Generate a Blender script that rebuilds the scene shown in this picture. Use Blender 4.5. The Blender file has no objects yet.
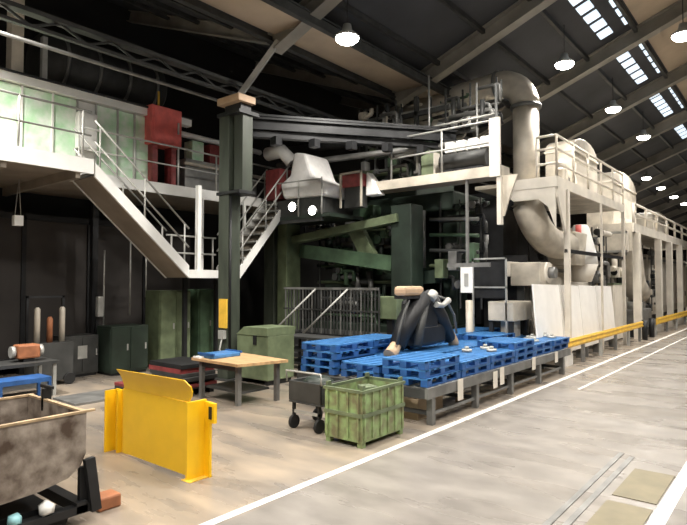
import bpy, bmesh, math, random
from mathutils import Vector, Matrix
random.seed(7)
R = math.radians
COL = bpy.context.scene.collection
scene = bpy.context.scene

# ---------------------------------------------------------------- materials
def mat(name, c, rough=.6, metal=0., var=.25, scale=3., c2=None, bump=0., emit=None, estr=0., detail=6., spec=.5, stretch=None):
    m = bpy.data.materials.new(name); m.use_nodes = True
    nt = m.node_tree; N = nt.nodes; L = nt.links
    b = N['Principled BSDF']
    b.inputs['Roughness'].default_value = rough; b.inputs['Metallic'].default_value = metal
    b.inputs['Specular IOR Level'].default_value = spec
    if emit:
        b.inputs['Emission Color'].default_value = (*emit, 1); b.inputs['Emission Strength'].default_value = estr
    tc = N.new('ShaderNodeTexCoord'); mp = N.new('ShaderNodeMapping')
    L.new(tc.outputs['Object'], mp.inputs['Vector'])
    if stretch: mp.inputs['Scale'].default_value = stretch
    nz = N.new('ShaderNodeTexNoise'); nz.inputs['Scale'].default_value = scale; nz.inputs['Detail'].default_value = detail
    L.new(mp.outputs['Vector'], nz.inputs['Vector'])
    rp = N.new('ShaderNodeValToRGB')
    d = c2 or tuple(x * (1 - var) for x in c)
    rp.color_ramp.elements[0].position = .35; rp.color_ramp.elements[1].position = .68
    rp.color_ramp.elements[0].color = (*d, 1); rp.color_ramp.elements[1].color = (*c, 1)
    L.new(nz.outputs['Fac'], rp.inputs['Fac']); L.new(rp.outputs['Color'], b.inputs['Base Color'])
    if bump:
        bp = N.new('ShaderNodeBump'); bp.inputs['Strength'].default_value = bump; bp.inputs['Distance'].default_value = .02
        L.new(nz.outputs['Fac'], bp.inputs['Height']); L.new(bp.outputs['Normal'], b.inputs['Normal'])
    return m

M = dict(
    cream=mat('cream_paint', (.80, .745, .65), .5, var=.22, scale=1.6),
    cream2=mat('cream_duct', (.66, .60, .50), .45, .1, var=.35, scale=2.2),
    white=mat('white_paint', (.86, .86, .83), .5, var=.1),
    sheet=mat('white_sheet', (.93, .91, .87), .6, var=.08, scale=2.5),
    dark=mat('black_steel', (.025, .026, .028), .5, .3, var=.5),
    char=mat('charcoal_steel', (.07, .072, .07), .55, .3, var=.4),
    grey=mat('grey_steel', (.25, .25, .24), .45, .4, var=.4),
    lgrey=mat('pale_grey_steel', (.5, .5, .47), .45, .2, var=.3),
    green=mat('machine_green', (.085, .15, .085), .5, var=.5, scale=2.5),
    dgreen=mat('dark_machine_green', (.028, .045, .032), .5, var=.5, scale=2),
    lgreen=mat('pale_machine_green', (.17, .215, .12), .5, var=.45, scale=3),
    bin=mat('bin_green', (.27, .40, .17), .5, var=.3, scale=7, c2=(.16, .15, .08)),
    cab=mat('cabinet_green', (.12, .20, .12), .5, var=.3),
    panel=mat('mint_panel', (.45, .78, .46), .35, var=.2, scale=3.2, c2=(.85, .95, .84)),
    yellow=mat('safety_yellow', (.92, .56, .01), .4, var=.08, scale=4),
    yguard=mat('guard_yellow', (.85, .52, .06), .5, var=.25, scale=4),
    blue=mat('blue_plastic', (.03, .12, .36), .45, var=.4, scale=5),
    blue2=mat('pale_blue_plastic', (.06, .22, .52), .4, var=.35, scale=7),
    red=mat('red_paint', (.80, .16, .14), .5, var=.25, scale=4),
    dred=mat('dark_red_paint', (.28, .05, .05), .5, var=.4, scale=6),
    orange=mat('rusty_orange', (.42, .16, .07), .6, var=.4, scale=6),
    wood=mat('worn_plywood', (.62, .40, .20), .6, var=.35, scale=2.5, stretch=(1, 5, 1)),
    pine=mat('raw_pine', (.45, .34, .22), .7, var=.35, scale=3),
    rust=mat('rusted_skip_steel', (.36, .31, .26), .75, .1, scale=5.5, c2=(.07, .045, .03), bump=.5, detail=12),
    rim=mat('tan_rim', (.55, .40, .24), .6, .2, var=.4, scale=8),  # rim in a lighter tan than the tub
    roof=mat('dark_roof_sheet', (.055, .058, .065), .8, var=.35, scale=.6),
    soffit_lit_roof=mat('beige_soffit_lit_roof', (.52, .42, .31), .8, var=.25, scale=.8),  # beige soffit; on the upper slope this beige stands in for light
    rafter=mat('rafter_paint', (.30, .28, .24), .6, var=.35, scale=1.2),
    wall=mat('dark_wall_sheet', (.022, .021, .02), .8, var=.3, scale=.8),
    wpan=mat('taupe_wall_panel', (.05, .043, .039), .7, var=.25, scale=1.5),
    col=mat('column_green', (.058, .07, .052), .5, var=.4, scale=2, stretch=(3, 3, .5)),
    rubber=mat('black_rubber', (.012, .012, .012), .8, var=.3),
    tan=mat('tan_board', (.55, .38, .24), .6, var=.25),
    under=mat('taupe_soffit', (.33, .28, .22), .6, var=.3, scale=1.5),
    tarp=mat('white_tarpaulin', (.85, .84, .82), .6, var=.15, scale=5, bump=.5),
    cyan=mat('cyan_film', (.35, .7, .75), .4),
    line=mat('white_line_paint', (.85, .83, .78), .5, var=.15, scale=9),
    lamp=mat('lamp_glass', (1, 1, 1), .3, var=0, emit=(1, .96, .88), estr=30),
    sky=mat('rooflight_glass', (.8, .9, 1), .3, var=.3, scale=2, emit=(.75, .88, 1), estr=1.1),
    plate=mat('ochre_pit_plate', (.20, .17, .10), .5, .1, var=.3, scale=3),
)
m = mat('concrete_floor', (.27, .247, .222), .42, var=.3, scale=2.2, stretch=(.8, 1.3, 1), detail=12)
M['floor'] = m
nt = m.node_tree; N = nt.nodes; L = nt.links; b = N['Principled BSDF']
tc = N['Texture Coordinate']
n2 = N.new('ShaderNodeTexNoise'); n2.inputs['Scale'].default_value = .55; n2.inputs['Detail'].default_value = 8
mp2 = N.new('ShaderNodeMapping'); mp2.inputs['Scale'].default_value = (.7, 2.2, 1); mp2.inputs['Rotation'].default_value = (0, 0, R(8))
L.new(tc.outputs['Object'], mp2.inputs['Vector']); L.new(mp2.outputs['Vector'], n2.inputs['Vector'])
rr = N.new('ShaderNodeMapRange'); rr.inputs['From Min'].default_value = .3; rr.inputs['From Max'].default_value = .7
rr.inputs['To Min'].default_value = .17; rr.inputs['To Max'].default_value = .42
L.new(n2.outputs['Fac'], rr.inputs['Value']); L.new(rr.outputs['Result'], b.inputs['Roughness'])
# tan dusty zone by the bays, grey aisle (a real change of floor coating at the line)
sx = N.new('ShaderNodeSeparateXYZ'); L.new(tc.outputs['Object'], sx.inputs['Vector'])
st = N.new('ShaderNodeMapRange'); st.inputs['From Min'].default_value = -4.3; st.inputs['From Max'].default_value = -4.1
L.new(sx.outputs['X'], st.inputs['Value'])
n3 = N.new('ShaderNodeTexNoise'); n3.inputs['Scale'].default_value = 1.1; n3.inputs['Detail'].default_value = 8
L.new(mp2.outputs['Vector'], n3.inputs['Vector'])
r3 = N.new('ShaderNodeValToRGB'); r3.color_ramp.elements[0].position = .35; r3.color_ramp.elements[1].position = .7
r3.color_ramp.elements[0].color = (.20, .178, .155, 1); r3.color_ramp.elements[1].color = (.38, .31, .235, 1)
L.new(n3.outputs['Fac'], r3.inputs['Fac'])
mx = N.new('ShaderNodeMix'); mx.data_type = 'RGBA'
old = b.inputs['Base Color'].links[0].from_socket
L.new(st.outputs['Result'], mx.inputs['Factor']); L.new(r3.outputs['Color'], mx.inputs['A']); L.new(old, mx.inputs['B'])
L.new(mx.outputs['Result'], b.inputs['Base Color'])

# ---------------------------------------------------------------- mesh helpers (world coordinates)
def nb(): return bmesh.new()
def box(bm, x0, x1, y0, y1, z0, z1, rot=0, piv=None):
    r = bmesh.ops.create_cube(bm, size=1)['verts']
    c = Vector(((x0+x1)/2, (y0+y1)/2, (z0+z1)/2))
    for v in r: v.co = Vector((v.co.x*abs(x1-x0), v.co.y*abs(y1-y0), v.co.z*abs(z1-z0))) + c
    if rot:
        p = Vector(piv or c); q = Matrix.Rotation(R(rot), 3, 'Z')
        for v in r: v.co = q @ (v.co - p) + p
    return r
def beam(bm, p0, p1, w, h, up=(0, 0, 1)):
    p0, p1 = Vector(p0), Vector(p1); d = (p1-p0); l = d.length; d.normalize()
    up = Vector(up)
    if abs(d.dot(up)) > .99: up = Vector((0, 1, 0))
    s = d.cross(up).normalized(); u = s.cross(d).normalized()
    r = bmesh.ops.create_cube(bm, size=1)['verts']
    for v in r: v.co = (p0+p1)/2 + d*v.co.x*l + s*v.co.y*w + u*v.co.z*h
    return r
def ibeam(bm, p0, p1, w, h, t=.03):
    u = Vector((0, 0, 1)); d = (Vector(p1)-Vector(p0)).normalized(); s = d.cross(u).normalized(); u = s.cross(d).normalized()
    a, c = Vector(p0), Vector(p1)
    beam(bm, a, c, t, h - 2*t); beam(bm, a+u*(h/2-t/2), c+u*(h/2-t/2), w, t); beam(bm, a-u*(h/2-t/2), c-u*(h/2-t/2), w, t)
def tube(bm, pts, r, seg=12, caps=True):
    pts = [Vector(p) for p in pts]; rs = r if isinstance(r, (list, tuple)) else [r]*len(pts)
    rings = []; prev = None
    for i, p in enumerate(pts):
        d = (pts[min(i+1, len(pts)-1)] - pts[max(i-1, 0)]).normalized()
        if prev is None:
            a = Vector((0, 0, 1)) if abs(d.z) < .9 else Vector((1, 0, 0)); s = d.cross(a).normalized()
        else:
            s = (prev - d*prev.dot(d)).normalized()
        prev = s; t = d.cross(s)
        rings.append([bm.verts.new(p + (s*math.cos(2*math.pi*k/seg) + t*math.sin(2*math.pi*k/seg))*rs[i]) for k in range(seg)])
    for a, c in zip(rings, rings[1:]):
        for k in range(seg):
            f = bm.faces.new((a[k], a[(k+1) % seg], c[(k+1) % seg], c[k])); f.smooth = True
    if caps:
        bm.faces.new(rings[0][::-1]); bm.faces.new(rings[-1])
def arc(c, r, a0, a1, u, v, n=8):
    c, u, v = Vector(c), Vector(u), Vector(v)
    return [c + (u*math.cos(R(a0+(a1-a0)*i/n)) + v*math.sin(R(a0+(a1-a0)*i/n)))*r for i in range(n+1)]
def prism(bm, poly, d):                       # closed polygon (list of 3D points) pushed along d
    d = Vector(d); a = [bm.verts.new(Vector(p)) for p in poly]; c = [bm.verts.new(Vector(p)+d) for p in poly]
    bm.faces.new(a); bm.faces.new(c[::-1]); n = len(a)
    for i in range(n): bm.faces.new((a[i], c[i], c[(i+1) % n], a[(i+1) % n]))
def cone(bm, c, r0, r1, h, seg=16): tube(bm, [c, (c[0], c[1], c[2]+h)], [r0, r1], seg)

ORG = {}
def obj(name, bm, m, parent=None, bevel=0., org=None):
    bmesh.ops.recalc_face_normals(bm, faces=bm.faces)
    if parent is not None: o0 = ORG[parent.name]
    else:
        if org is None:
            xs = [v.co.x for v in bm.verts]; ys = [v.co.y for v in bm.verts]; zs = [v.co.z for v in bm.verts]
            org = ((min(xs)+max(xs))/2, (min(ys)+max(ys))/2, min(zs))
        o0 = Vector(org)
    for v in bm.verts: v.co -= o0
    me = bpy.data.meshes.new(name); bm.to_mesh(me); bm.free()
    if not isinstance(m, (list, tuple)): m = [m]
    for x in m: me.materials.append(M[x] if isinstance(x, str) else x)
    o = bpy.data.objects.new(name, me); COL.objects.link(o)
    ORG[o.name] = o0
    if parent is not None: o.parent = parent
    else: o.location = o0
    if bevel:
        md = o.modifiers.new('bevel', 'BEVEL'); md.width = bevel; md.segments = 2; md.limit_method = 'ANGLE'
    return o
def thing(name, label, cat, loc, group=None):
    o = bpy.data.objects.new(name, None); COL.objects.link(o); o.location = loc; o.empty_display_size = .2
    ORG[o.name] = Vector(loc); tag(o, label, cat, group); return o
def tag(o, label, cat, group=None):
    o['label'] = label; o['category'] = cat
    if group: o['group'] = group
    return o
def struct(name, bm, m, bevel=0.):
    o = obj(name, bm, m, None, bevel, org=(0, 0, 0)); o['kind'] = 'structure'; return o
def copy_tree(o, parent=None):
    c = o.copy(); COL.objects.link(c); c.parent = parent
    for ch in o.children: copy_tree(ch, c)
    return c
def B(*a, **k):
    bm = nb()
    if isinstance(a[0], (list, tuple)):
        for q in a: box(bm, *q)
    else: box(bm, *a, **k)
    return bm
def T(pts, r, seg=12):
    bm = nb(); tube(bm, pts, r, seg); return bm

# ---------------------------------------------------------------- setting
H0 = 9.0
def roofz(x): return 10 + .384*(x+4.4) if x < 4 else 10+.384*8.4-.384*(x-4)
def leftz(x): return 8.2 + .384*(-9.6-x)
bm = nb(); box(bm, -16, 12, -6, 75, -.2, 0); struct('floor', bm, 'floor')
def slab(x0, x1, z0, z1, name, m, y0=-6, y1=75):
    bm = nb(); prism(bm, [(x0, y0, z0), (x1, y0, z1), (x1, y0, z1+.12), (x0, y0, z0+.12)], (0, y1-y0, 0)); return struct(name, bm, m)
slab(-9.6, -3.75, roofz(-9.6), roofz(-3.75), 'ceiling', 'roof')
slab(-3.75, 4, roofz(-3.75), roofz(4), 'ceiling_lit_slope', 'soffit_lit_roof')  # roof carries on here; window light on it is put into the colour
slab(4, 12, roofz(4), roofz(12), 'ceiling_far_slope', 'roof')
slab(-16, -9.6, leftz(-16), leftz(-9.6), 'ceiling_left_bay', 'roof')
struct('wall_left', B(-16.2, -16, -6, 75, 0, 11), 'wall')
struct('wall_right', B(12, 12.2, -6, 75, 0, 10.3), 'wall')
struct('wall_back', B(-16.2, 12.2, 75, 75.2, 0, 13.5), 'wall')
struct('wall_front', B(-16.2, 12.2, -6.2, -6, 0, 13.5), 'wall')
# rafters, valley beam, purlins
yr = [-1.3, 3.9, 9.05, 14.2, 19.35, 24.5, 30.0, 35.2, 40.4, 45.6, 50.8, 56, 61.2, 66.4]
n = 0
for y in yr:
    n += 1
    bm = nb(); ibeam(bm, (-9.5, y, roofz(-9.5)-.25), (4, y, roofz(4)-.25), .34, .46); struct('trim_%d' % n, bm, 'rafter')
for y in yr[1:8]:
    n += 1
    bm = nb(); ibeam(bm, (-15.9, y, leftz(-15.9)-.2), (-9.7, y, leftz(-9.7)-.2), .2, .34); struct('trim_%d' % n, bm, 'rafter')
for x in (-8, -6.6, -5.3, -3.85, -2.4, -.9):
    n += 1
    bm = nb(); box(bm, x-.05, x+.05, -6, 75, roofz(x)-.14, roofz(x)-.01); struct('trim_%d' % n, bm, 'char')
for x in (-11, -12.4, -13.8):
    n += 1
    bm = nb(); box(bm, x-.05, x+.05, -6, 75, leftz(x)-.14, leftz(x)-.01); struct('trim_%d' % n, bm, 'char')
# beige valley soffit over the column line with dark edge girders
bm = nb(); box(bm, -9.5, -8.25, -6, 17, 8.02, 8.1); n += 1; struct('trim_%d' % n, bm, 'soffit_lit_roof')
for x in (-9.55, -8.2):
    n += 1; bm = nb(); ibeam(bm, (x, -6, 7.98), (x, 17, 7.98), .14, .26); struct('trim_%d' % n, bm, 'char')
# rooflights: two strips of panes in the slope
k = 0
for i in range(2, 9):
    ya, yb = yr[i]+.5, yr[i+1]-.5
    for xa, xb in ((-4.72, -4.36), (-4.02, -3.92)):
        k += 1
        bm = nb(); q = int((yb-ya)/.62)
        for j in range(q):
            y0 = ya+(yb-ya)*j/q; y1 = y0+(yb-ya)/q*.72
            prism(bm, [(xa, y0, roofz(xa)-.03), (xb, y0, roofz(xb)-.03), (xb, y0, roofz(xb)-.01), (xa, y0, roofz(xa)-.01)], (0, y1-y0, 0))
        o = struct('window_%d' % k, bm, 'sky')
# floor marks
def flat(name, x0, x1, y0, y1, m, z=.004):
    bm = nb(); box(bm, x0, x1, y0, y1, .0005, z); return struct(name, bm, m)
flat('trim_aisle_line', -4.27, -4.17, -2, 60, 'line')
flat('trim_thin_line', -3.6, -3.55, 12, 40, 'line')
flat('trim_kerb_line', -1.13, -1.0, 5.0, 8.4, 'line')
# pit covers and channel set in the aisle
bm = nb(); box(bm, -1.86, -1.80, 2, 7.9, .0005, .008); box(bm, -1.72, -1.66, 2, 7.8, .0005, .008); struct('trim_channel', bm, 'grey')
for j, (a, c) in enumerate(((3.2, 4.7), (4.85, 6.12), (6.3, 7.35))):
    o = obj('pit_cover', B(-1.56, -1.15, a, c, .0005, .008), 'plate')
    tag(o, ['ochre steel pit cover in aisle floor nearest the camera', 'ochre steel pit cover between two others in the aisle', 'ochre steel pit cover farthest along the aisle channel'][j], 'floor plate', 'pit covers in the aisle')

# ---------------------------------------------------------------- lamps
def lamp_tree(x, y, z, label, lit=1.):
    t = thing('highbay_lamp', label, 'lamp', (x, y, z), 'round high bay lamps')
    bm = nb(); tube(bm, [(x, y, z), (x, y, z+.06), (x, y, z+.16), (x, y, z+.3)], [.27, .25, .12, .09], 20); obj('lamp_shade', bm, 'lgrey', t)
    bm = nb(); tube(bm, [(x, y, z-.13), (x, y, z-.12), (x, y, z-.09), (x, y, z-.04), (x, y, z+.005)], [.05, .12, .2, .25, .26], 20); obj('diffuser', bm, 'lamp', t)
    top = roofz(x) if x > -9.6 else leftz(x)
    obj('suspension_rod', T([(x, y, z+.28), (x, y, top-.06)], .012, 6), 'dark', t)
    l = bpy.data.lights.new('highbay_light', 'SPOT'); l.energy = 1350*lit; l.spot_size = R(150); l.spot_blend = .6; l.shadow_soft_size = .25
    l.color = (1, .945, .87)
    lo = bpy.data.objects.new('highbay_light', l); COL.objects.link(lo); lo.location = (x, y, z-.17)
lamp_tree(-7.66, 9.52, 7.6, 'round high bay lamp hung beside the beige valley soffit')
ll = ['nearest to the viewer', 'largest one right of the big duct elbow', 'below and right of the largest one', 'third down the row, small glow above the pale tank']
ROW = [(-5.15, .2), (-5.15, 5.6), (-5.15, 11), (-5.15, 16.43), (-5.15, 21.85), (-5.15, 26.93)]
for x, y, l in ((-10.6, 2.2, 'added unseen high bay lamp lighting the mint enclosure at far left'), (2.6, 1, 'added unseen high bay lamp across the aisle nearest the viewer'), (2.6, 7, 'added unseen high bay lamp across the aisle by the pit covers'), (2.6, 13, 'added unseen high bay lamp across the aisle opposite the pallets'), (2.6, 20, 'added unseen high bay lamp across the aisle opposite the white sheets'), (2.6, 28, 'added unseen high bay lamp across the aisle opposite the far platform')):  # unseen lamps, added to light the mezzanine and brighten upright faces
    lamp_tree(x, y, 7.9 if x < 0 else 8.5, l, 3.4 if x < 0 else .9)
for i, (x, y) in enumerate(ROW):
    lamp_tree(x, y, 8.5, 'round high bay lamp over the machine edge, ' + (['behind the viewer', 'above the green bin', 'above the blue pallets'] + ['brightest one beside the duct elbow', 'second below the duct elbow lamp', 'small glow below the rooflights'])[i])
for i, y in enumerate((37.7, 42.3, 47.3, 52, 57)):
    lamp_tree(-7.1, y, 8.5, ['first and largest of the far row of lamps past the tanks', 'second of the far row of lamps past the tanks', 'third of the far row of lamps past the tanks',
              'fourth of the far row of lamps past the tanks', 'last and smallest of the far row of lamps'][i])
for i, y in enumerate((-2, 3.5, 9.5, 16.4, 23, 30)):
    lamp_tree(-2.18 if i == 3 else -1.2, y, 8.5, 'round high bay lamp over the aisle, ' + ['behind the viewer', 'nearest overhead', 'above the pit covers', 'at the right edge beside the roof slope coloured as lit', 'beyond the right edge', 'far along the aisle'][i])

# ---------------------------------------------------------------- column line: column, crane runway, girder
t = thing('crane_column', 'tall dark green steel column with yellow sign, left of centre', 'column', (-10.1, 8.3, 0))
obj('shaft', B((-10.3, -9.95, 8.1, 8.45, .03, 6.05)), 'col', t, .01)
obj('upper_shaft', B((-9.90, -9.6, 8.2, 8.5, 4.25, 6.05)), 'col', t, .01)
obj('collar', B((-10.34, -9.55, 8.06, 8.55, 4.18, 4.25), (-10.34, -9.55, 8.06, 8.65, 5.98, 6.06)), 'dark', t)
obj('base_plate', B(-10.4, -9.85, 8.0, 8.55, 0, .03), 'char', t)
obj('conduit', T([(-9.92, 8.14, .5), (-9.92, 8.14, 4.15)], .025, 8), 'dark', t)
o = obj('yellow_sign', B((-10.2, -9.94, 8.05, 8.09, 1.17, 1.82)), 'yguard'); tag(o, 'orange-yellow notice board fixed to the green column', 'sign')
bm = B((-10.16, -9.98, 8.0, 8.09, .93, 1.12)); tube(bm, [(-10.05, 8.03, .95), (-10.08, 7.98, .7), (-10.0, 8.0, .55)], .02, 6)
tag(obj('switch_box', bm, 'lgrey'), 'small pale switch box with cable below the yellow sign', 'switch')
t = thing('junction_box', 'tan box on top of the green column', 'box', (-9.75, 8.15, 6.06))
obj('body', B(-10.2, -9.45, 7.95, 8.45, 6.2, 6.36), 'tan', t, .01); obj('bracket', B(-10.1, -9.55, 8.1, 8.4, 6.06, 6.2), 'dark', t)
bm = nb(); box(bm, -10.4, -10.2, -4, 34, 6.86, 6.94); box(bm, -10.35, -10.25, -4, 34, 6.62, 6.68)
for i in range(38): beam(bm, (-10.3, -4+i, 6.66), (-10.3, -3.5+i, 6.88), .04, .04); beam(bm, (-10.3, -3.5+i, 6.88), (-10.3, -3+i, 6.66), .04, .04)
tag(obj('crane_runway_beam', bm, 'char'), 'long grey lattice crane beam above the white mezzanine running past the column top', 'beam')
bm = T([(-10.9, 0, 6.62), (-10.9, 24, 6.62)], .04, 8)
tag(obj('overhead_pipe', bm, 'grey'), 'thin grey pipe running below the crane runway beam', 'pipe')
bm = nb(); beam(bm, (-10.0, 8.35, 6.40), (-9.3, 9.0, 7.8), .12, .12); tag(obj('strut', bm, 'lgrey'), 'grey diagonal strut from column top to the roof', 'strut')
t = thing('crane_girder', 'long dark girder crossing from the green column towards the catwalk', 'girder', (-9, 10, 5.95))
bm = nb(); ibeam(bm, (-10.25, 8.72, 6.0), (-6.9, 13.1, 6.0), .18, .3, .05); obj('beam', bm, 'dark', t)
bm = nb(); beam(bm, (-10.2, 8.68, 6.19), (-6.95, 13.0, 6.19), .08, .05); obj('rail', bm, 'dark', t)
bm = nb(); beam(bm, (-10.2, 8.9, 5.75), (-7.0, 13.2, 5.75), .2, .14); obj('cable_tray', bm, 'dark', t)
for i in range(5):
    f = .15+.17*i; x, y = -10.25+3.35*f, 8.72+4.38*f
    bm = nb(); box(bm, x-.1, x+.1, y-.1, y+.1, 5.5, 5.7); obj('trolley', bm, 'dark', t)

# ---------------------------------------------------------------- left mezzanine
t = thing('mezzanine', 'white-edged steel mezzanine deck with railing at upper left', 'platform', (-12.5, 6, 4.45))
obj('deck', B((-15.4, -11.52, .5, 5.75, 4.55, 4.7), (-15.4, -12.6, 5.75, 12.4, 4.5, 4.6)), 'under', t)
obj('fascia', B((-11.52, -11.46, .5, 5.75, 4.47, 4.78), (-12.6, -12.54, 5.75, 12.4, 4.45, 4.72)), 'white', t)
for y in (1, 2.5, 4, 5.4): obj('joist', B(-15.4, -11.53, y, y+.1, 4.35, 4.55), 'under', t)
for x, y0, y1, zb in ((-11.5, .5, 5.7, 4.78), (-12.57, 6.0, 12.3, 4.72)):
    obj('rail', T([(x, y0, zb+1.0), (x, y1, zb+1.0)], .025, 8), 'lgrey', t)
    obj('rail', T([(x, y0, zb+.5), (x, y1, zb+.5)], .02, 8), 'lgrey', t)
    y = y0 + .1
    while y < y1:
        if not (x < -12 and y < 7): obj('post', T([(x, y, zb), (x, y, zb+1.0)], .025, 8), 'lgrey', t)
        y += 1.23
obj('hanger', B((-11.62, -11.5, 8.42, 8.52, 2.5, 4.6), ), 'white', t)
for y in (9.3, 10.8): obj('hanger', B((-12.62, -12.55, y, y+.07, 2.5, 4.45)), 'white', t)
for y in (1.0, 12.2): obj('support_leg', B((-15.2, -15.0, y, y+.2, 0, 4.4)), 'dark', t)
# stair down
def stair(name, label, x0, x1, a, c, nst, soffit='under'):
    t = thing(name, label, 'stairs', ((x0+x1)/2, (a[0]+c[0])/2, min(a[1], c[1])))
    for x in (x0, x1):
        bm = nb(); prism(bm, [(x-.03, a[0], a[1]+.1), (x-.03, a[0], a[1]-.2), (x-.03, c[0], c[1]-.2), (x-.03, c[0], c[1]+.1)], (.06, 0, 0)); obj('stringer', bm, 'white', t)
    s = 1 if x1 > x0 else -1
    bm = nb(); prism(bm, [(x0+s*.04, a[0], a[1]-.19), (x0+s*.04, c[0], c[1]-.19), (x1-s*.04, c[0], c[1]-.19), (x1-s*.04, a[0], a[1]-.19)], (0, 0, .02)); obj('soffit_plate', bm, soffit, t)
    for i in range(nst):
        f = (i+.5)/nst; y = a[0]+(c[0]-a[0])*f; z = a[1]+(c[1]-a[1])*f
        obj('tread', B(min(x0, x1)+.04, max(x0, x1)-.04, y-.12, y+.12, z-.02, z+.02), 'lgrey', t)
    for x in (x0, x1):
        for h in (.55, 1.0):
            obj('handrail', T([(x, a[0], a[1]+h), (x, c[0], c[1]+h)], .022, 8), 'lgrey', t)
        for f in (.05, .5, .95):
            y = a[0]+(c[0]-a[0])*f; z = a[1]+(c[1]-a[1])*f
            obj('baluster', T([(x, y, z), (x, y, z+1.0)], .02, 8), 'lgrey', t)
    return t
stair('steel_stair', 'white steel stair descending from the mezzanine to the landing', -11.5, -12.45, (5.78, 4.62), (8.15, 2.5), 10)
stair('steel_stair', 'white steel stair rising right from the landing behind the green column', -11.5, -12.45, (9.75, 2.5), (11.6, 4.6), 9)
t = thing('stair_landing', 'white steel landing between two stairs behind the green column', 'landing', (-12, 8.95, 2.3))
obj('deck', B(-12.45, -11.53, 8.18, 9.75, 2.36, 2.42), 'under', t); obj('fascia', B(-11.53, -11.45, 8.15, 9.75, 2.3, 2.5), 'white', t)
for z in (2.95, 3.4): obj('rail', T([(-12.45, 8.15, z), (-12.45, 9.7, z)], .025, 8), 'lgrey', t)
for y in (8.3, 9.6): obj('post', T([(-12.45, y, 2.42), (-12.45, y, 3.4)], .025, 8), 'lgrey', t)
for y in (8.6, 9.6): obj('leg', B(-12.4, -12.3, y, y+.1, 0, 2.36), 'dark', t)
# mint enclosure on the mezzanine
t = thing('control_room', 'mint green panelled enclosure with white top beam on the mezzanine', 'enclosure', (-13.2, 6, 4.7))
ys = [4.1, 4.9, 5.55, 6.1, 6.55, 7.1, 7.55, 8.05]
for i in range(len(ys)-1):
    m_ = 'white' if i in (3,) else 'panel'
    z0 = 4.72 if i < 6 else 4.7
    p = obj('wall_panel', B(-13.08, -13.02, ys[i]+.02, ys[i+1]-.02, z0, 6.45), m_, t)
for y in ys: obj('mullion', B(-13.03, -12.98, y-.02, y+.02, 4.72, 6.47), 'white' if y in (4.9, 5.55, 8.05) else 'lgrey', t)
obj('top_beam', B(-13.12, -12.9, 2.2, 9.2, 6.48, 6.66), 'white', t)
obj('top_flange', B(-13.2, -12.85, 2.2, 9.2, 6.66, 6.7), 'dark', t)
obj('end_panel', B(-13.1, -13.02, 3.2, 4.08, 4.72, 6.45), 'white', t)
tag(obj('mezzanine_post', B(-13.3, -13.0, 4.68, 4.92, 6.7, 8.6), 'cream2'), 'thick cream post above the mint enclosure at upper left', 'post')
tag(obj('mezzanine_post', B(-13.25, -13.12, 5.36, 5.47, 6.7, 7.75), 'lgrey'), 'short thin pale post above the mint enclosure', 'post')
# white box with dark hinges on panel
t = thing('electrical_box', 'white electrical box on the mint enclosure wall', 'cabinet', (-12.9, 6.3, 5.35)); obj('body', B(-13.0, -12.8, 6.05, 6.5, 5.3, 6.15), 'white', t, .02); obj('door', B(-12.8, -12.78, 6.08, 6.47, 5.34, 6.1), 'white', t); obj('handle', B(-12.78, -12.75, 6.1, 6.14, 5.65, 5.8), 'dark', t)
# dark tank and coils above
t = thing('extract_drum', 'large dark rounded extract drum above the mezzanine', 'tank', (-14.2, 7.2, 6.9))
bm = T([(-14.2, 5.6, 7.6), (-14.2, 5.75, 7.6), (-14.2, 8.8, 7.6), (-14.2, 8.95, 7.6)], [.5, .68, .68, .5], 24); obj('shell', bm, 'char', t)
for y in (6.1, 6.9, 7.7, 8.5):
    obj('hoop', T([(-14.2, y, 7.6), (-14.2, y+.07, 7.6)], .72, 24), 'grey', t)
for y in (6.2, 8.2): obj('saddle', B(-14.6, -13.8, y, y+.2, 4.6, 7.1), 'dark', t)
# red box and other mezzanine plant
t = thing('machine_cabinet', 'bright red steel cabinet on the mezzanine beside the green column', 'cabinet', (-12.9, 8.4, 4.6))
obj('body', B(-13.2, -12.7, 7.85, 8.75, 5.75, 6.75), 'red', t, .02); obj('door', B(-12.7, -12.68, 7.92, 8.68, 5.8, 6.7), 'red', t); obj('handle', B(-12.68, -12.65, 8.6, 8.64, 6.1, 6.4), 'lgrey', t)
obj('stand', B((-13.1, -12.8, 7.95, 8.1, 4.6, 5.75), (-13.1, -12.8, 8.5, 8.65, 4.6, 5.75)), 'dred', t)
obj('pipe', T([(-12.95, 8.2, 6.75), (-12.95, 8.2, 7.2)], .03, 8), 'yguard', t)
t = thing('hydraulic_unit', 'grey hydraulic unit behind the mezzanine railing', 'machine', (-13.1, 9.8, 4.6))
obj('body', B(-13.6, -12.9, 9.0, 11.6, 4.6, 5.35), 'grey', t, .03); obj('top', B(-13.5, -13.0, 9.1, 11.4, 5.35, 5.6), 'lgrey', t)
for y, c in ((9.3, 'panel'), (9.9, 'dred'), (10.6, 'red')): obj('pump', B(-13.4, -13.0, y, y+.4, 5.6, 6.15), c, t, .03)
obj('pipe', T([(-13.2, 9.0, 6.3), (-13.2, 12, 6.3)], .08, 10), 'white', t)
obj('pipe', T([(-12.95, 9.0, 5.45), (-12.95, 12, 5.45)], .05, 10), 'cream2', t)

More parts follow.
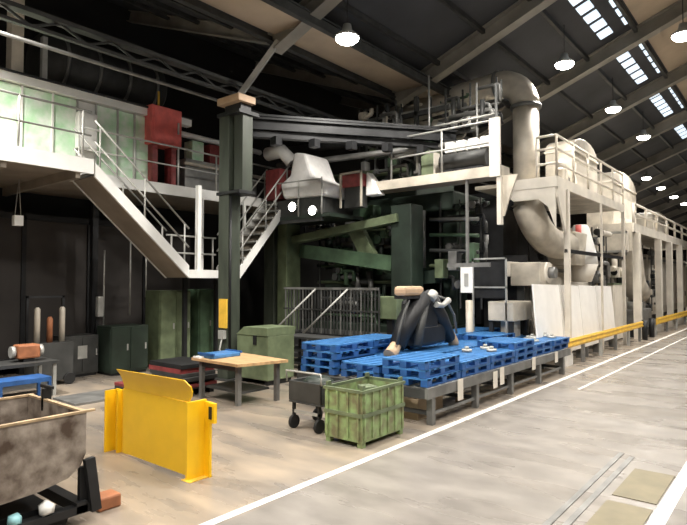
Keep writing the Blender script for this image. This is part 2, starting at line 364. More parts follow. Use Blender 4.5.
# ---------------------------------------------------------------- under the mezzanine
t = thing('hanging_socket_box', 'small white box hung by two cords from the mezzanine at far left', 'pendant', (-12.9, 4.85, 3.4))
obj('box', B(-13.0, -12.85, 4.75, 4.93, 3.4, 3.62), 'white', t, .01)
for y in (4.78, 4.9): obj('cord', T([(-12.92, y, 3.62), (-12.92, 4.85, 4.4)], .008, 6), 'lgrey', t)
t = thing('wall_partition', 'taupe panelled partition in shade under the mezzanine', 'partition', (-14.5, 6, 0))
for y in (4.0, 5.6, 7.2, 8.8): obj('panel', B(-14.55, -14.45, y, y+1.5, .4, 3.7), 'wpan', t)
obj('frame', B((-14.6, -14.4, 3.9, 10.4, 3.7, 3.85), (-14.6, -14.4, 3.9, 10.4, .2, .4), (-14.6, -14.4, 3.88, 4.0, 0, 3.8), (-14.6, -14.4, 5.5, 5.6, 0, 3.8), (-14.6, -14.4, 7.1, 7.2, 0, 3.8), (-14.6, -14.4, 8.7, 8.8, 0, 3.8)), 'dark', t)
def cabinet(x0, x1, y0, y1, h, m_, label, doors=2, cat='cabinet', name='steel_cabinet'):
    t = thing(name, label, cat, ((x0+x1)/2, (y0+y1)/2, 0))
    obj('body', B(x0, x1, y0, y1, .06, h), m_, t, .01); obj('plinth', B(x0+.03, x1-.03, y0+.03, y1-.03, 0, .06), 'dark', t)
    w = (y1-y0)/doors
    for i in range(doors):
        d = obj('door', B(x1, x1+.02, y0+w*i+.015, y0+w*(i+1)-.015, .12, h-.05), m_, t)
        obj('handle', B(x1+.02, x1+.04, y0+w*(i+.8), y0+w*(i+.8)+.03, h*.5, h*.5+.15), 'lgrey', d)
    w = x1-x0
    obj('side_panel', B(x0+.04, x1-.04, y0-.012, y0, .12, h-.05), m_, t)
    return t
cabinet(-13.3, -12.6, 8.1, 9.0, 1.98, 'lgreen', 'tall grey-green steel cabinet under the stair landing')
cabinet(-13.3, -12.6, 9.3, 10.1, 2.0, 'green', 'deep green steel cabinet nearest the column, right of the grey-green one')
cabinet(-13.2, -12.5, 6.75, 7.7, 1.15, 'dgreen', 'low dark green cabinet left of the tall green cabinets')
cabinet(-13.6, -13.0, 5.9, 6.7, .95, 'char', 'low black cabinet in the shade under the mezzanine')
for i, (y, z, l) in enumerate(((6.78, 1.62, 'pale wall lamp beside the dark pipe under the mezzanine'),)):
    t = thing('strip_light_fitting', l, 'light fitting', (-13.3, y, z)); obj('body', B(-13.35, -13.2, y, y+.15, 1.35, 1.85), 'lgrey', t, .03); obj('bracket', B(-13.4, -13.35, y+.03, y+.1, 0, 1.9), 'dark', t)
for i, y in enumerate((7.05, 7.75, 8.2)):
    tag(obj('conduit', T([(-13.45, y, .9+.9*i*.5), (-13.45, y, 3.0+.25*i)], .02, 8), 'lgrey'), ['leftmost pale vertical conduit above the low dark green cabinet', 'middle pale conduit rising from the low cabinet', 'short pale conduit under the stair'][i], 'pipe', 'conduits under the stair')
for i, y in enumerate((4.45, 6.9)):
    tag(obj('shed_post', B(-13.9, -13.75, y, y+.14, 0, 4.33), 'dark'), ['dark steel post at far left under the mezzanine', 'dark steel post left of the pale wall lamp under the mezzanine'][i], 'post')
# gas bottle rack with orange and cream bottles
t = thing('bottle_trolley', 'dark trolley carrying cream and orange cylinders at far left', 'trolley', (-12.6, 5.35, 0))
obj('base', B(-12.85, -12.35, 5.0, 5.8, .1, .9), 'char', t); obj('back_frame', B((-12.85, -12.8, 5.0, 5.05, .9, 1.9), (-12.85, -12.8, 5.75, 5.8, .9, 1.9), (-12.85, -12.8, 5.0, 5.8, 1.85, 1.9)), 'dark', t)
for y in (5.1, 5.7): obj('wheel', T([(-12.33, y, .12), (-12.27, y, .12)], .12, 16), 'rubber', t)
for i, (y, c, l) in enumerate(((5.14, 'cream2', 'cream cylinder, left one on the dark trolley'), (5.4, 'orange', 'orange cylinder in the middle of the dark trolley'), (5.66, 'cream2', 'cream cylinder, right one on the dark trolley'))):
    bm = T([(-12.6, y, .9), (-12.6, y, 1.62 if c == 'cream2' else 1.4), (-12.6, y, 1.66 if c == 'cream2' else 1.45)], [.06, .06, .03], 12); tag(obj('gas_cylinder', bm, c), l, 'cylinder', 'cylinders on the dark trolley')
# bench with orange machine at far left
t = thing('tool_bench', 'dark steel workbench at the far left edge', 'bench', (-11.6, 4.35, 0))
obj('top', B(-12.0, -11.2, 3.6, 5.0, .62, .68), 'char', t)
for x in (-11.95, -11.3):
    for y in (3.65, 4.9): obj('leg', B(x, x+.06, y, y+.06, 0, .62), 'lgrey', t)
obj('shelf', B(-11.95, -11.25, 3.65, 4.95, .2, .24), 'grey', t)
t = thing('orange_grinder', 'small orange bench grinder on the dark workbench', 'machine', (-11.6, 4.5, .68))
obj('body', B(-11.75, -11.45, 4.35, 4.75, .74, 1.0), 'orange', t, .03); obj('base', B(-11.72, -11.48, 4.45, 4.65, .68, .74), 'dark', t)
for y in (4.26, 4.76): obj('wheel', T([(-11.6, y, .87), (-11.6, y+.07, .87)], .11, 16), 'lgrey', t)
t = thing('plant_stand', 'blue steel frame stand at the far left edge', 'stand', (-10.9, 4.2, 0))
[obj('leg', B(x, x+.05, y, y+.05, 0, .42), 'blue', t) for x in (-11.0, -10.55) for y in (3.7, 4.5)]
obj('tray', B(-11.0, -10.5, 3.7, 4.55, .42, .5), 'blue', t)
tag(obj('steel_plate', B(-10.9, -10.0, 4.75, 6.0, 0, .04), 'grey'), 'flat grey steel plate on the floor under the mezzanine', 'plate')
tag(obj('paper_sheet', B(-12.99, -12.975, 6.2, 6.42, .42, .72), 'lgrey'), 'pale sheet of paper on the low black cabinet', 'paper')
# sheet stacks behind yellow barrier
def sheets(x, y, w, d, n_, lab, ms):
    z = 0
    t = thing('timber_bearer', 'dark bearer under ' + lab, 'bearer', (x, y, 0))
    obj('beam', B((x-w/2, x+w/2, y-d/2+.05, y-d/2+.15, 0, .1)), 'dark', t); obj('beam', B((x-w/2, x+w/2, y+d/2-.15, y+d/2-.05, 0, .1)), 'dark', t); z = .1
    for i in range(n_):
        h = random.uniform(.05, .09); j = random.uniform(-.06, .06)
        o = obj('steel_sheet', B(x-w/2+j, x+w/2+j, y-d/2, y+d/2, z, z+h), ms[i % len(ms)], None, .005)
        tag(o, {0: 'lowest', n_-1: 'topmost'}.get(i, 'layer %s' % ['one', 'two', 'three', 'four', 'five', 'six', 'seven'][i]) + ' slab in the ' + lab, 'steel slab', lab); z += h+.001
sheets(-9.0, 5.6, 1.0, .8, 5, 'stack of dark slabs behind the yellow barrier', ['char', 'dred', 'dark'])
sheets(-9.75, 6.8, 1.1, .8, 7, 'stack of dark slabs left of the wooden bench', ['char', 'dred', 'dark', 'char'])

# ---------------------------------------------------------------- bench with board
t = thing('work_table', 'steel table with a tan plywood top right of the column', 'table', (-8.2, 7.0, 0))
bm = nb(); prism(bm, [(-9.05, 6.5, .71), (-7.65, 6.45, .71), (-7.4, 7.45, .71), (-8.85, 7.6, .71)], (0, 0, .05)); obj('tabletop', bm, 'wood', t)
for x, y in ((-8.85, 6.6), (-7.8, 6.6), (-7.6, 7.35), (-8.75, 7.4)): obj('leg', B(x-.04, x+.04, y-.04, y+.04, 0, .71), 'grey', t)
obj('lower_shelf', B(-8.8, -7.75, 6.65, 7.3, .2, .24), 'char', t)
obj('apron', B(-8.85, -7.8, 6.57, 6.6, .6, .71), 'char', t)
t = thing('blue_crate', 'flat blue tray on the plywood table edge', 'tray', (-8.75, 6.95, .76)); obj('tray', B(-8.95, -8.5, 6.6, 7.25, .76, .84), 'blue2', t, .02); obj('rim', B(-8.97, -8.48, 6.58, 6.61, .82, .86), 'blue', t); obj('rim', B(-8.97, -8.48, 7.24, 7.27, .82, .86), 'blue', t)
tag(obj('rag', B(-9.0, -8.8, 6.62, 6.5, .761, .79), 'white'), 'small white rag at the left corner of the plywood table', 'rag')
t = thing('parts_bin', 'pale green steel box right of the green column behind the table', 'box', (-8.9, 8.4, 0))
obj('body', B(-9.75, -8.75, 8.2, 9.0, .1, 1.05), 'lgreen', t, .02)
bm = nb(); prism(bm, [(-9.75, 8.18, 1.05), (-9.5, 8.18, 1.22), (-8.75, 8.18, 1.22), (-8.75, 8.18, 1.05)], (0, .84, 0)); obj('lid', bm, 'lgreen', t)
for x in (-9.7, -8.9): obj('foot', B(x, x+.1, 8.25, 8.95, 0, .1), 'dark', t)
obj('latch', B(-9.2, -9.1, 8.18, 8.2, .85, 1.05), 'dark', t)

# ---------------------------------------------------------------- yellow barrier
t = thing('safety_barrier', 'bright yellow steel barrier plate with folded lip on the floor', 'barrier', (-6.05, 3.85, 0))
obj('plate', B(-6.72, -5.33, 3.80, 3.83, .04, .85), 'yellow', t)
def lipy(z): return 3.8 - .3*(z-.84) + .35*(z-.84)*(1.12-z)*4*.5
bm = nb(); cols = [(-6.69, -6.71, -6.72, -6.74, -6.77)[0]]; zs_ = [.85, .91, .97, 1.03, 1.09]
L0 = [-6.69, -6.70, -6.71, -6.73, -6.78]; R0 = [-5.33, -5.27, -5.24, -5.24, -5.33]
for i in range(4):
    a, c = zs_[i], zs_[i+1]
    prism(bm, [(L0[i], lipy(a), a), (R0[i], lipy(a), a+.01), (R0[i+1], lipy(c), c+.02), (L0[i+1], lipy(c), c)], (0, .015, 0))
obj('folded_lip', bm, 'yellow', t)
obj('post', B((-7.04, -7.02, 3.72, 3.88, 0, .79), (-6.88, -6.86, 3.80, 3.9, 0, .8), (-7.02, -6.72, 3.86, 3.88, 0, .8)), 'yellow', t)
obj('post', B((-5.33, -5.3, 3.76, 4.02, 0, .86)), 'yellow', t); obj('post', B((-5.30, -5.2, 3.99, 4.02, 0, .84)), 'yellow', t)
obj('foot_plate', B(-5.38, -5.22, 3.74, 4.04, 0, .008), 'yguard', t)
o = obj('bracket', B((-5.2, -5.1, 3.97, 4.01, .62, .84)), 'yellow', t); obj('slot', B(-5.19, -5.14, 3.962, 3.97, .66, .8), 'dark', o)

# ---------------------------------------------------------------- rusted skip at lower left
t = thing('tipping_skip', 'rusty grey-brown tipping skip on dark frame in the lower left corner', 'skip', (-5.7, 1.9, 0))
prof = [(1.0, 1.0), (2.54, 1.0), (2.54, .63), (2.49, .52), (2.38, .44), (2.14, .39), (1.85, .37), (1.0, .36)]
inner = [(1.04, 1.0), (2.5, 1.0), (2.5, .64), (2.45, .55), (2.35, .48), (2.12, .43), (1.84, .41), (1.04, .4)]
bm = nb(); prism(bm, [(-5.16, y, z) for y, z in prof], (.03, 0, 0)); obj('side_plate', bm, 'rust', t)
bm = nb(); prism(bm, [(-6.35, y, z) for y, z in prof], (.03, 0, 0)); obj('side_plate', bm, 'rust', t)
bm = nb()
for i in range(1, len(prof)):
    a, c = prof[i], prof[(i+1) % len(prof)]; a2, c2 = inner[i], inner[(i+1) % len(prof)]
    prism(bm, [(-6.32, a[0], a[1]), (-6.32, c[0], c[1]), (-6.32, c2[0], c2[1]), (-6.32, a2[0], a2[1])], (1.16, 0, 0))
obj('tub', bm, 'rust', t)
bm = B((-5.16, -5.12, .98, 2.62, 1.0, 1.02), (-6.35, -6.31, .98, 2.56, 1.0, 1.02), (-6.31, -5.16, 2.5, 2.54, 1.0, 1.02)); obj('rim', bm, 'rim', t)
obj('hook', B((-6.0, -5.95, 2.5, 2.58, .9, 1.12), (-6.1, -5.85, 2.53, 2.56, 1.12, 1.15)), 'dark', t)
bm = nb()
for y in (1.2,): beam(bm, (-5.12, y, .95), (-5.12, y+.02, .4), .05, .02)
obj('rib', bm, 'rust', t)
bm = B((-5.2, -5.1, 1.0, 2.6, .1, .17), (-6.3, -6.2, 1.0, 2.6, .1, .17), (-6.3, -5.1, 2.45, 2.55, .1, .2), (-5.2, -5.15, 2.5, 2.6, .17, .5), (-6.3, -6.2, 2.45, 2.6, .17, .5)); obj('frame', bm, 'dark', t)
bm = nb(); beam(bm, (-5.09, 2.62, .1), (-5.11, 2.56, .58), .06, .09); obj('rocker_arm', bm, 'dark', t)
obj('base_tray', B(-6.25, -5.25, 1.0, 2.3, .14, .2), 'dark', t)
for x in (-5.2, -6.2):
    for y in (1.3, 2.3): obj('wheel', T([(x-.05, y, .1), (x+.05, y, .1)], .1, 16), 'rubber', t)
tag(obj('timber_block', B(-5.42, -5.22, 2.72, 2.95, 0, .13), 'orange', None, .02), 'rusty brown block on the floor beside the skip', 'block')
tag(obj('plastic_bag', T([(-5.15, 2.17, .171), (-5.15, 2.2, .22), (-5.15, 2.24, .27)], [.03, .08, .05], 5), 'white', None), 'crumpled white bag on the frame below the rusty skip', 'bag')
tag(obj('plastic_bag', T([(-5.15, 1.93, .171), (-5.15, 1.95, .21), (-5.15, 1.99, .24)], [.05, .07, .03], 5), 'cyan', None), 'crumpled pale cyan bag on the frame below the rusty skip', 'bag')
# ---------------------------------------------------------------- green bin and dark trolley
t = thing('green_bin', 'worn light green steel stillage bin beside the white line', 'bin', (-4.8, 6.4, 0))
X0, X1, Y0, Y1 = -5.17, -4.52, 5.93, 6.93
zb, zt = .1, .72
obj('side_wall', B(X1-.02, X1, Y0, Y1, zb, zt), 'bin', t); obj('side_wall', B(X0, X0+.02, Y0, Y1, zb, zt), 'bin', t)
obj('end_wall', B(X0+.02, X1-.02, Y0, Y0+.02, zb, zt), 'bin', t); obj('end_wall', B(X0+.02, X1-.02, Y1-.02, Y1, zb, zt), 'bin', t)
obj('bottom', B(X0, X1, Y0, Y1, zb-.03, zb), 'bin', t)
obj('top_rim', B((X0-.02, X1+.02, Y0-.02, Y0+.02, zt, zt+.04), (X0-.02, X1+.02, Y1-.02, Y1+.02, zt, zt+.04), (X0-.02, X0+.02, Y0+.02, Y1-.02, zt, zt+.04), (X1-.02, X1+.02, Y0+.02, Y1-.02, zt, zt+.04)), 'lgreen', t)
for i in range(6):
    y = Y0+.05+i*.18; obj('rib', B(X1, X1+.02, y-.015, y+.015, zb, zt), 'bin', t)
for i in range(4):
    x = X0+.05+i*.18; obj('rib', B(x-.015, x+.015, Y0-.02, Y0, zb, zt), 'bin', t)
obj('band', B((X1, X1+.025, Y0, Y1, .4, .45), (X0, X1, Y0-.025, Y0, .4, .45)), 'lgreen', t)
for x in (X0+.05, X1-.05):
    for y in (Y0+.05, Y1-.05):
        obj('foot', B(x-.04, x+.04, y-.04, y+.04, 0, zb-.03), 'bin', t); 
        obj('corner_post', B(x-.04 if x < -4.8 else x+.01, x-.01 if x < -4.8 else x+.04, y-.04, y+.04, zt+.04, zt+.1), 'lgreen', t)
k = 0
for i in range(8):
    x = random.uniform(X0+.15, X1-.15); y = random.uniform(Y0+.12, Y1-.12); a = random.uniform(0, 180)
    zz = .18+.07*i
    bm = nb(); box(bm, x-.12, x+.12, y-.1, y+.1, zz, zz+.06, a)
    if i > 4: tag(obj('scrap_piece', bm, ['char', 'lgreen', 'grey'][i % 3], None, .01), 'offcut of %s metal lying in the green bin, %s' % (['dark', 'green', 'grey'][i % 3], ['lowest', 'middle', 'topmost'][i-5]), 'scrap', 'scrap in the green bin')
    else: tag(obj('scrap_piece', bm, 'char'), 'dark metal offcut buried in the green bin', 'scrap', 'buried scrap in the green bin')
t = thing('dark_trolley', 'black castored trolley with a pale rail behind the green bin', 'trolley', (-5.7, 6.35, 0))
obj('basket', B((-6.05, -5.4, 6.1, 6.13, .42, .72), (-6.05, -5.4, 6.72, 6.75, .42, .72), (-6.05, -6.02, 6.1, 6.75, .42, .72), (-5.43, -5.4, 6.1, 6.75, .42, .72), (-6.05, -5.4, 6.1, 6.75, .39, .42)), 'char', t, .01)
obj('load', T([(-5.73, 6.42, .43), (-5.73, 6.42, .7), (-5.73, 6.42, .76)], [.2, .24, .15], 14), 'dgreen', t)
obj('handle', T([(-6.08, 6.1, .7), (-6.1, 6.1, .86), (-5.4, 6.1, .86), (-5.38, 6.1, .7)], .014, 8), 'lgrey', t)
for x in (-5.98, -5.47):
    for y in (6.15, 6.68):
        f = obj('leg', B(x-.02, x+.02, y-.02, y+.02, .2, .4), 'dark', t)
        obj('wheel', T([(x-.025, y, .1), (x+.025, y, .1)], .1, 16), 'rubber', f)
obj('brace', B(-6.0, -5.45, 6.13, 6.16, .24, .28), 'lgrey', t)

# ---------------------------------------------------------------- roller conveyor and blue pallets
t = thing('roller_conveyor', 'long low steel roller conveyor carrying blue pallets beside the line', 'conveyor', (-5.7, 10.8, 0))
XA, XB, YA, YB = -7.15, -4.4, 7.42, 14.2
for x in (XA, XB-.06): obj('side_beam', B(x, x+.06, YA, YB, .42, .58), 'grey' if x > -5 else 'char', t)
for x in (-5.8,): obj('centre_beam', B(x, x+.06, YA, YB, .42, .54), 'char', t)
obj('end_beam', B(XA+.06, XB-.06, YA, YA+.06, .42, .56), 'char', t)
y = YA+.2; 
while y < YB-.1:
    obj('roller', T([(XA+.06, y, .55), (XB-.02, y, .55)], .035, 10), 'lgrey', t); y += .22
for y in (7.62, 9.14, 10.67, 12.2, 13.75):
    for x in (XB-.12, -5.85, XA+.02): obj('leg', B(x, x+.1, y-.05, y+.05, 0, .42), 'grey', t)
    obj('cross_bar', B(XA+.12, XB-.12, y-.03, y+.03, .14, .2), 'char', t)
for y0, y1 in ((7.7, 9.1), (9.2, 10.6), (10.75, 12.1), (12.3, 13.7)): obj('lower_rail', B(-4.5, -4.46, y0, y1, .14, .18), 'grey', t)
def pallet_proto():
    t = thing('blue_pallet', '', 'pallet', (0, 0, 0), 'blue plastic pallets on the conveyor')
    L_, W_ = 1.1, .8
    bm = nb()
    for i in range(7):
        y = -L_/2 + i*L_/6.0*.92; box(bm, -W_/2, W_/2, y, y+.1, .10, .125)
    box(bm, -W_/2, -W_/2+.05, -L_/2, L_/2, .10, .128); box(bm, W_/2-.05, W_/2, -L_/2, L_/2, .10, .128)
    obj('deck', bm, 'blue2', t)
    for x in (-W_/2, -.06, W_/2-.12):
        for y in (-L_/2, -.07, L_/2-.14): obj('block', B(x, x+.12, y, y+.14, .025, .10), 'blue', t)
        obj('runner', B(x, x+.12, -L_/2, L_/2, 0, .024), 'blue', t)
    return t
P0 = pallet_proto(); first = True
rows = {0: 'aisle-side row', 1: 'middle row', 2: 'machine-side row'}
nth = ['nearest', 'second', 'third', 'fourth', 'fifth', 'farthest']
heights = {0: [3, 2, 2, 3, 2, 2], 1: [2, 2, 2, 2, 3, 2], 2: [4, 4, 3, 3, 3, 3]}
word = ['bottom', 'second', 'third', 'fourth']
for r_ in range(3):
    for s_ in range(6):
        hN = heights[r_][s_]
        for z_ in range(hN):
            c = P0 if first else copy_tree(P0)
            first = False
            c.location = (-4.86-.9*r_ + random.uniform(-.025, .025), 8.02+1.14*s_+random.uniform(-.015, .015), .588+.1305*z_)
            c.rotation_euler = (0, 0, R(random.uniform(-.8, .8)))
            lv = 'single' if hN == 1 else ('top' if z_ == hN-1 else word[z_])
            c['label'] = '%s blue slatted pallet of the %s stack, conveyor %s' % (lv, nth[s_], rows[r_])
# small bright castings on pallets
def casting(x, y, z, label, m_='grey'):
    t = thing('casting', label, 'casting', (x, y, z), 'castings lying on the blue pallets')
    obj('disc', T([(x, y, z), (x, y, z+.05)], .1, 14), m_, t); obj('boss', T([(x, y, z+.05), (x, y, z+.1)], .04, 10), m_, t)
zz1 = .588+.1305
i = 0
for s_ in (2, 4, 5):
    for a, c in ((-.2, -.3), (.15, .05), (-.1, .3)):
        zt_ = .588+.128+.1305*(heights[0][s_]-1)
        casting(-4.86+a, 8.02+1.14*s_+c, zt_, 'small round steel casting on the %s pallet stack by the aisle, %s' % (nth[s_], ['front one', 'middle one', 'rear one'][i % 3]), 'lgrey'); i += 1
# hanging tags
for i, (y, z0, z1) in enumerate(((8.42, .26, .60), (9.78, .26, .56), (10.08, .28, .6), (11.7, .36, .62), (13.1, .36, .6))):
    tag(obj('paper_tag', B(-4.385, -4.375, y-.09, y+.09, z0, z1), 'cream'), ['nearest cream paper tag hanging from the conveyor edge', 'second cream paper tag, left of a close pair', 'third cream paper tag, right of a close pair', 'fourth cream paper tag hanging on the conveyor', 'farthest cream paper tag on the conveyor'][i], 'tag', 'paper tags on the conveyor edge')
tag(obj('wooden_crate', B(-5.3, -4.75, 7.7, 8.5, 0, .33), 'pine', None, .01), 'pale wooden crate under the near end of the conveyor', 'crate')
tag(obj('timber_baulk', B(-4.95, -4.7, 9.3, 13.6, 0, .1), 'pine', None, .01), 'long pale timber baulk under the conveyor', 'timber')

# ---------------------------------------------------------------- manipulator on conveyor
t = thing('forging_gripper', 'black A-shaped gripper arm standing among the blue pallets', 'manipulator', (-5.85, 9.7, .86))
def limb(name, pts, r, m_='dark', par=None):
    bm = nb(); tube(bm, pts, r, 10); return obj(name, bm, m_, par or t)
G = -5.85
limb('leg', [(G, 8.75, 1.0), (G, 9.1, 1.45), (G, 9.6, 1.9)], [.15, .2, .22])
limb('leg', [(G, 10.75, 1.0), (G, 10.35, 1.45), (G, 9.85, 1.9)], [.14, .18, .2])
limb('leg', [(G+.2, 9.15, .98), (G+.15, 9.35, 1.4), (G+.05, 9.65, 1.85)], [.08, .1, .12], 'char')
limb('foot', [(G, 8.5, .86), (G, 8.6, .92), (G, 8.85, 1.15)], [.13, .12, .09], 'tan'); limb('foot', [(G, 10.95, .86), (G, 10.9, .95), (G, 10.7, 1.2)], [.12, .11, .09], 'tan')
limb('rear_leg', [(G-.45, 9.7, .86), (G-.35, 9.7, 1.4), (G-.1, 9.7, 1.85)], [.11, .12, .14])
obj('body', B(G-.3, G+.1, 9.3, 10.15, 1.25, 1.85), 'dark', t, .08)
obj('skirt', B(G-.3, G+.1, 9.25, 10.45, .95, 1.35), 'dark', t, .06)
obj('cap', B(G-.15, G+.12, 8.85, 9.55, 1.93, 2.12), 'tan', t, .06); obj('cap_band', B(G-.16, G+.13, 8.9, 9.5, 1.88, 1.93), 'dark', t)
limb('actuator', [(G+.2, 9.85, 1.75), (G+.18, 10.15, 1.72), (G+.15, 10.45, 1.82)], [.06, .05, .07], 'lgrey')
limb('hose', [(G+.1, 9.9, 1.95), (G+.12, 10.4, 1.85), (G+.12, 10.75, 1.5), (G+.1, 10.9, 1.1)], .025, 'grey')
limb('hose', [(G+.1, 9.0, 1.85), (G+.12, 8.8, 1.6), (G+.12, 8.65, 1.3), (G+.1, 8.6, 1.05)], .03, 'char')
limb('knuckle', [(G+.12, 9.75, 1.85), (G+.12, 9.9, 1.98)], .1, 'lgrey')

# ---------------------------------------------------------------- press (green machine) behind
t = thing('forging_press', 'huge dark green forging press with beams and columns at centre', 'press', (-9.5, 15, 0))
obj('bed', B(-12.6, -7.3, 12.9, 17.5, 0, 1.0), 'dgreen', t, .03)
obj('frame_column', B(-8.45, -7.8, 12.35, 12.95, 0, 4.25), 'dgreen', t, .03)
obj('frame_column', B(-12.9, -12.45, 11.9, 12.5, 0, 4.9), 'col', t, .02); obj('frame_column', B(-12.3, -11.9, 11.9, 12.5, 0, 4.7), 'lgreen', t, .02)
obj('frame_column', B(-10.3, -9.8, 13.4, 13.9, 1.0, 4.5), 'green', t, .02)
obj('frame_column', B(-7.8, -7.35, 14.0, 14.6, 1.0, 4.6), 'dgreen', t, .02)
bm = nb(); beam(bm, (-12.3, 12.2, 3.42), (-8.2, 12.4, 3.9), .3, .22); obj('cross_beam', bm, 'lgreen', t)
bm = nb(); beam(bm, (-11.8, 12.5, 3.15), (-8.5, 12.6, 2.7), .3, .4); obj('cross_beam', bm, 'green', t)
bm = nb(); beam(bm, (-11.5, 13.4, 2.1), (-7.6, 13.4, 2.35), .4, .35); obj('cross_beam', bm, 'dgreen', t)
bm = nb(); beam(bm, (-9.8, 12.6, 3.7), (-9.2, 12.6, 2.7), .2, .45); obj('brace', bm, 'lgreen', t)
bm = nb(); beam(bm, (-9.6, 12.7, 2.9), (-8.4, 12.7, 2.5), .2, .35); obj('brace', bm, 'green', t)
obj('ram_housing', B(-11.4, -8.8, 14.2, 16.6, 2.5, 5.6), 'dgreen', t, .06)
obj('crown', B(-12.5, -7.3, 13.8, 17.2, 4.2, 4.72), 'dgreen', t, .06)
obj('back_shade_sheet', B(-13.5, -7.15, 17.5, 17.8, 0, 5.2), 'dark', t)  # black sheets here and below stand in for shade in the opening
obj('side_shade_sheet', B(-7.3, -7.15, 15.0, 17.5, 1.0, 4.5), 'dark', t)
for i in range(5):
    x = -11.6+.85*i
    obj('cylinder', T([(x, 13.5, 2.6), (x, 13.5, 4.2)], .13+.03*(i % 2), 14), ['dgreen', 'grey', 'green'][i % 3], t)
for i in range(6):
    z = 1.2+.5*i; y0 = 12.75
    obj('pipe', T([(-11.8, 13.2, z), (-9.5+.3*i, 13.1, z), (-9.4+.3*i, 13.1, z-.3), (-8.5, 13.2, z-.3)], .045, 8), ['green', 'grey', 'lgreen'][i % 3], t)
for i in range(4):
    z = 3.9-.42*i
    obj('pipe', T([(-7.8, 13.3, z), (-6.9, 13.2, z-.05), (-6.3, 13.15, z-.1)], .05, 8), ['grey', 'green', 'char', 'lgreen'][i], t)
for i, x in enumerate((-7.5, -7.1, -6.6)): obj('valve_block', B(x, x+.25, 13.0, 13.3, 2.3+.2*i, 2.8+.2*i), ['lgreen', 'grey', 'green'][i], t, .02)
t = thing('control_pedestal', 'pale green control box on a post left of the black gripper', 'control box', (-7.75, 11.3, 0))
obj('box', B(-8.05, -7.5, 11.2, 11.5, 1.3, 1.85), 'lgreen', t, .02); obj('post', B(-7.85, -7.7, 11.3, 11.42, 0, 1.3), 'dark', t)
t = thing('gauge_board', 'narrow white board hanging in the dark opening right of the press', 'board', (-6.1, 12.0, 1.9))
obj('board', B(-6.22, -5.92, 12.0, 12.04, 1.95, 2.55), 'white', t); obj('scale', B(-6.12, -6.02, 11.99, 12.0, 2.1, 2.4), 'lgrey', t); obj('bracket', B((-6.6, -5.5, 12.04, 12.1, 2.55, 2.65), (-6.1, -6.04, 12.04, 12.1, 2.65, 4.65)), 'grey', t)
# dark slatted railing platform with two light stair rails
t = thing('operator_platform', 'black slatted railing around the operator platform before the press', 'railing', (-9.2, 11.5, 0))
obj('deck', B(-11.2, -7.95, 11.15, 12.3, .75, .85), 'char', t)
obj('skirt', B(-11.2, -7.95, 11.1, 11.15, .15, .85), 'dark', t)
obj('top_rail', B((-11.2, -7.95, 11.08, 11.13, 2.0, 2.06)), 'grey', t); obj('middle_rail', B((-11.2, -7.95, 11.08, 11.13, 1.45, 1.49)), 'char', t)
for i in range(30):
    x = -11.15+i*.11; obj('slat', B(x, x+.035, 11.09, 11.12, .85, 2.0), 'grey' if i % 3 == 0 else 'char', t)
for x in (-11.1, -9.6, -8.1): obj('leg', B(x-.05, x+.05, 11.2, 11.3, 0, .75), 'dark', t)
for i in range(2):
    dx = i*1.08
    tag(obj('handrail', T([(-11.0+dx+.05, 10.4, .85), (-9.95+dx+.05, 10.98, 2.02)], .025, 8), 'lgrey'), ['left pale sloping handrail before the black slatted railing', 'right pale sloping handrail before the black slatted railing'][i], 'handrail')
t = thing('access_steps', 'dark steps between the two pale sloping handrails', 'steps', (-10.2, 10.7, 0))
for i in range(4): obj('tread', B(-10.9+.28*i, -9.7+.28*i, 10.35+.17*i, 10.52+.17*i, .15+.18*i, .19+.18*i), 'char', t)
obj('stringer', T([(-10.9, 10.38, .0), (-9.95, 11.05, .8)], .04, 6), 'dark', t)
t = thing('parts_rack', 'dark low steel rack in front of the slatted railing', 'rack', (-8.9, 9.7, 0))
obj('frame', B((-9.6, -9.54, 9.4, 9.46, 0, .95), (-8.2, -8.14, 9.4, 9.46, 0, .95), (-9.6, -9.54, 10.0, 10.06, 0, .95), (-8.2, -8.14, 10.0, 10.06, 0, .95)), 'dark', t)
for z in (.3, .6, .9): obj('shelf', B(-9.6, -8.14, 9.4, 10.06, z, z+.04), 'char', t)

# overhead clutter between column and catwalk
t = thing('furnace_charger', 'white tarpaulin-covered machine with red frames on the press top', 'machine', (-10.6, 11.5, 4.2))
obj('body', B(-11.6, -9.9, 11.3, 12.6, 4.05, 4.55), 'char', t, .04)
bm = nb(); prism(bm, [(-11.35, 11.2, 4.55), (-9.75, 11.2, 4.5), (-9.7, 11.2, 4.8), (-10.2, 11.2, 5.05), (-10.5, 11.2, 5.75), (-10.95, 11.2, 5.85), (-11.1, 11.2, 5.2), (-11.5, 11.2, 5.0)], (0, 1.0, 0)); obj('tarpaulin', bm, 'tarp', t, .08)
obj('red_frame', B((-12.2, -11.6, 11.3, 12.2, 4.6, 5.5)), 'dred', t, .03)
obj('base_frame', B((-12.3, -9.6, 11.2, 12.7, 3.95, 4.05)), 'dgreen', t)
obj('front_panel', B((-11.6, -9.9, 11.22, 11.3, 3.85, 4.5)), 'char', t)
for x in (-11.55, -10.65, -9.8): obj('rail_post', T([(x, 11.1, 4.0), (x, 11.1, 5.0)], .02, 6), 'lgrey', t)
obj('rail', T([(-11.55, 11.1, 5.0), (-9.8, 11.1, 4.95)], .02, 6), 'lgrey', t)
for i, (x, z) in enumerate(((-10.85, 4.28), (-10.1, 4.12))):
    t = thing('flood_lamp', ['left lit floodlight below the white tarpaulin machine', 'right lit floodlight below the white tarpaulin machine'][i], 'lamp', (x, 11.1, z-.12))
    bm = T([(x, 11.2, z), (x, 11.06, z)], [.07, .13], 16); obj('housing', bm, 'lgrey', t)
    bm = T([(x, 11.06, z), (x, 11.045, z)], [.12, .12], 16); obj('lens', bm, 'lamp', t)
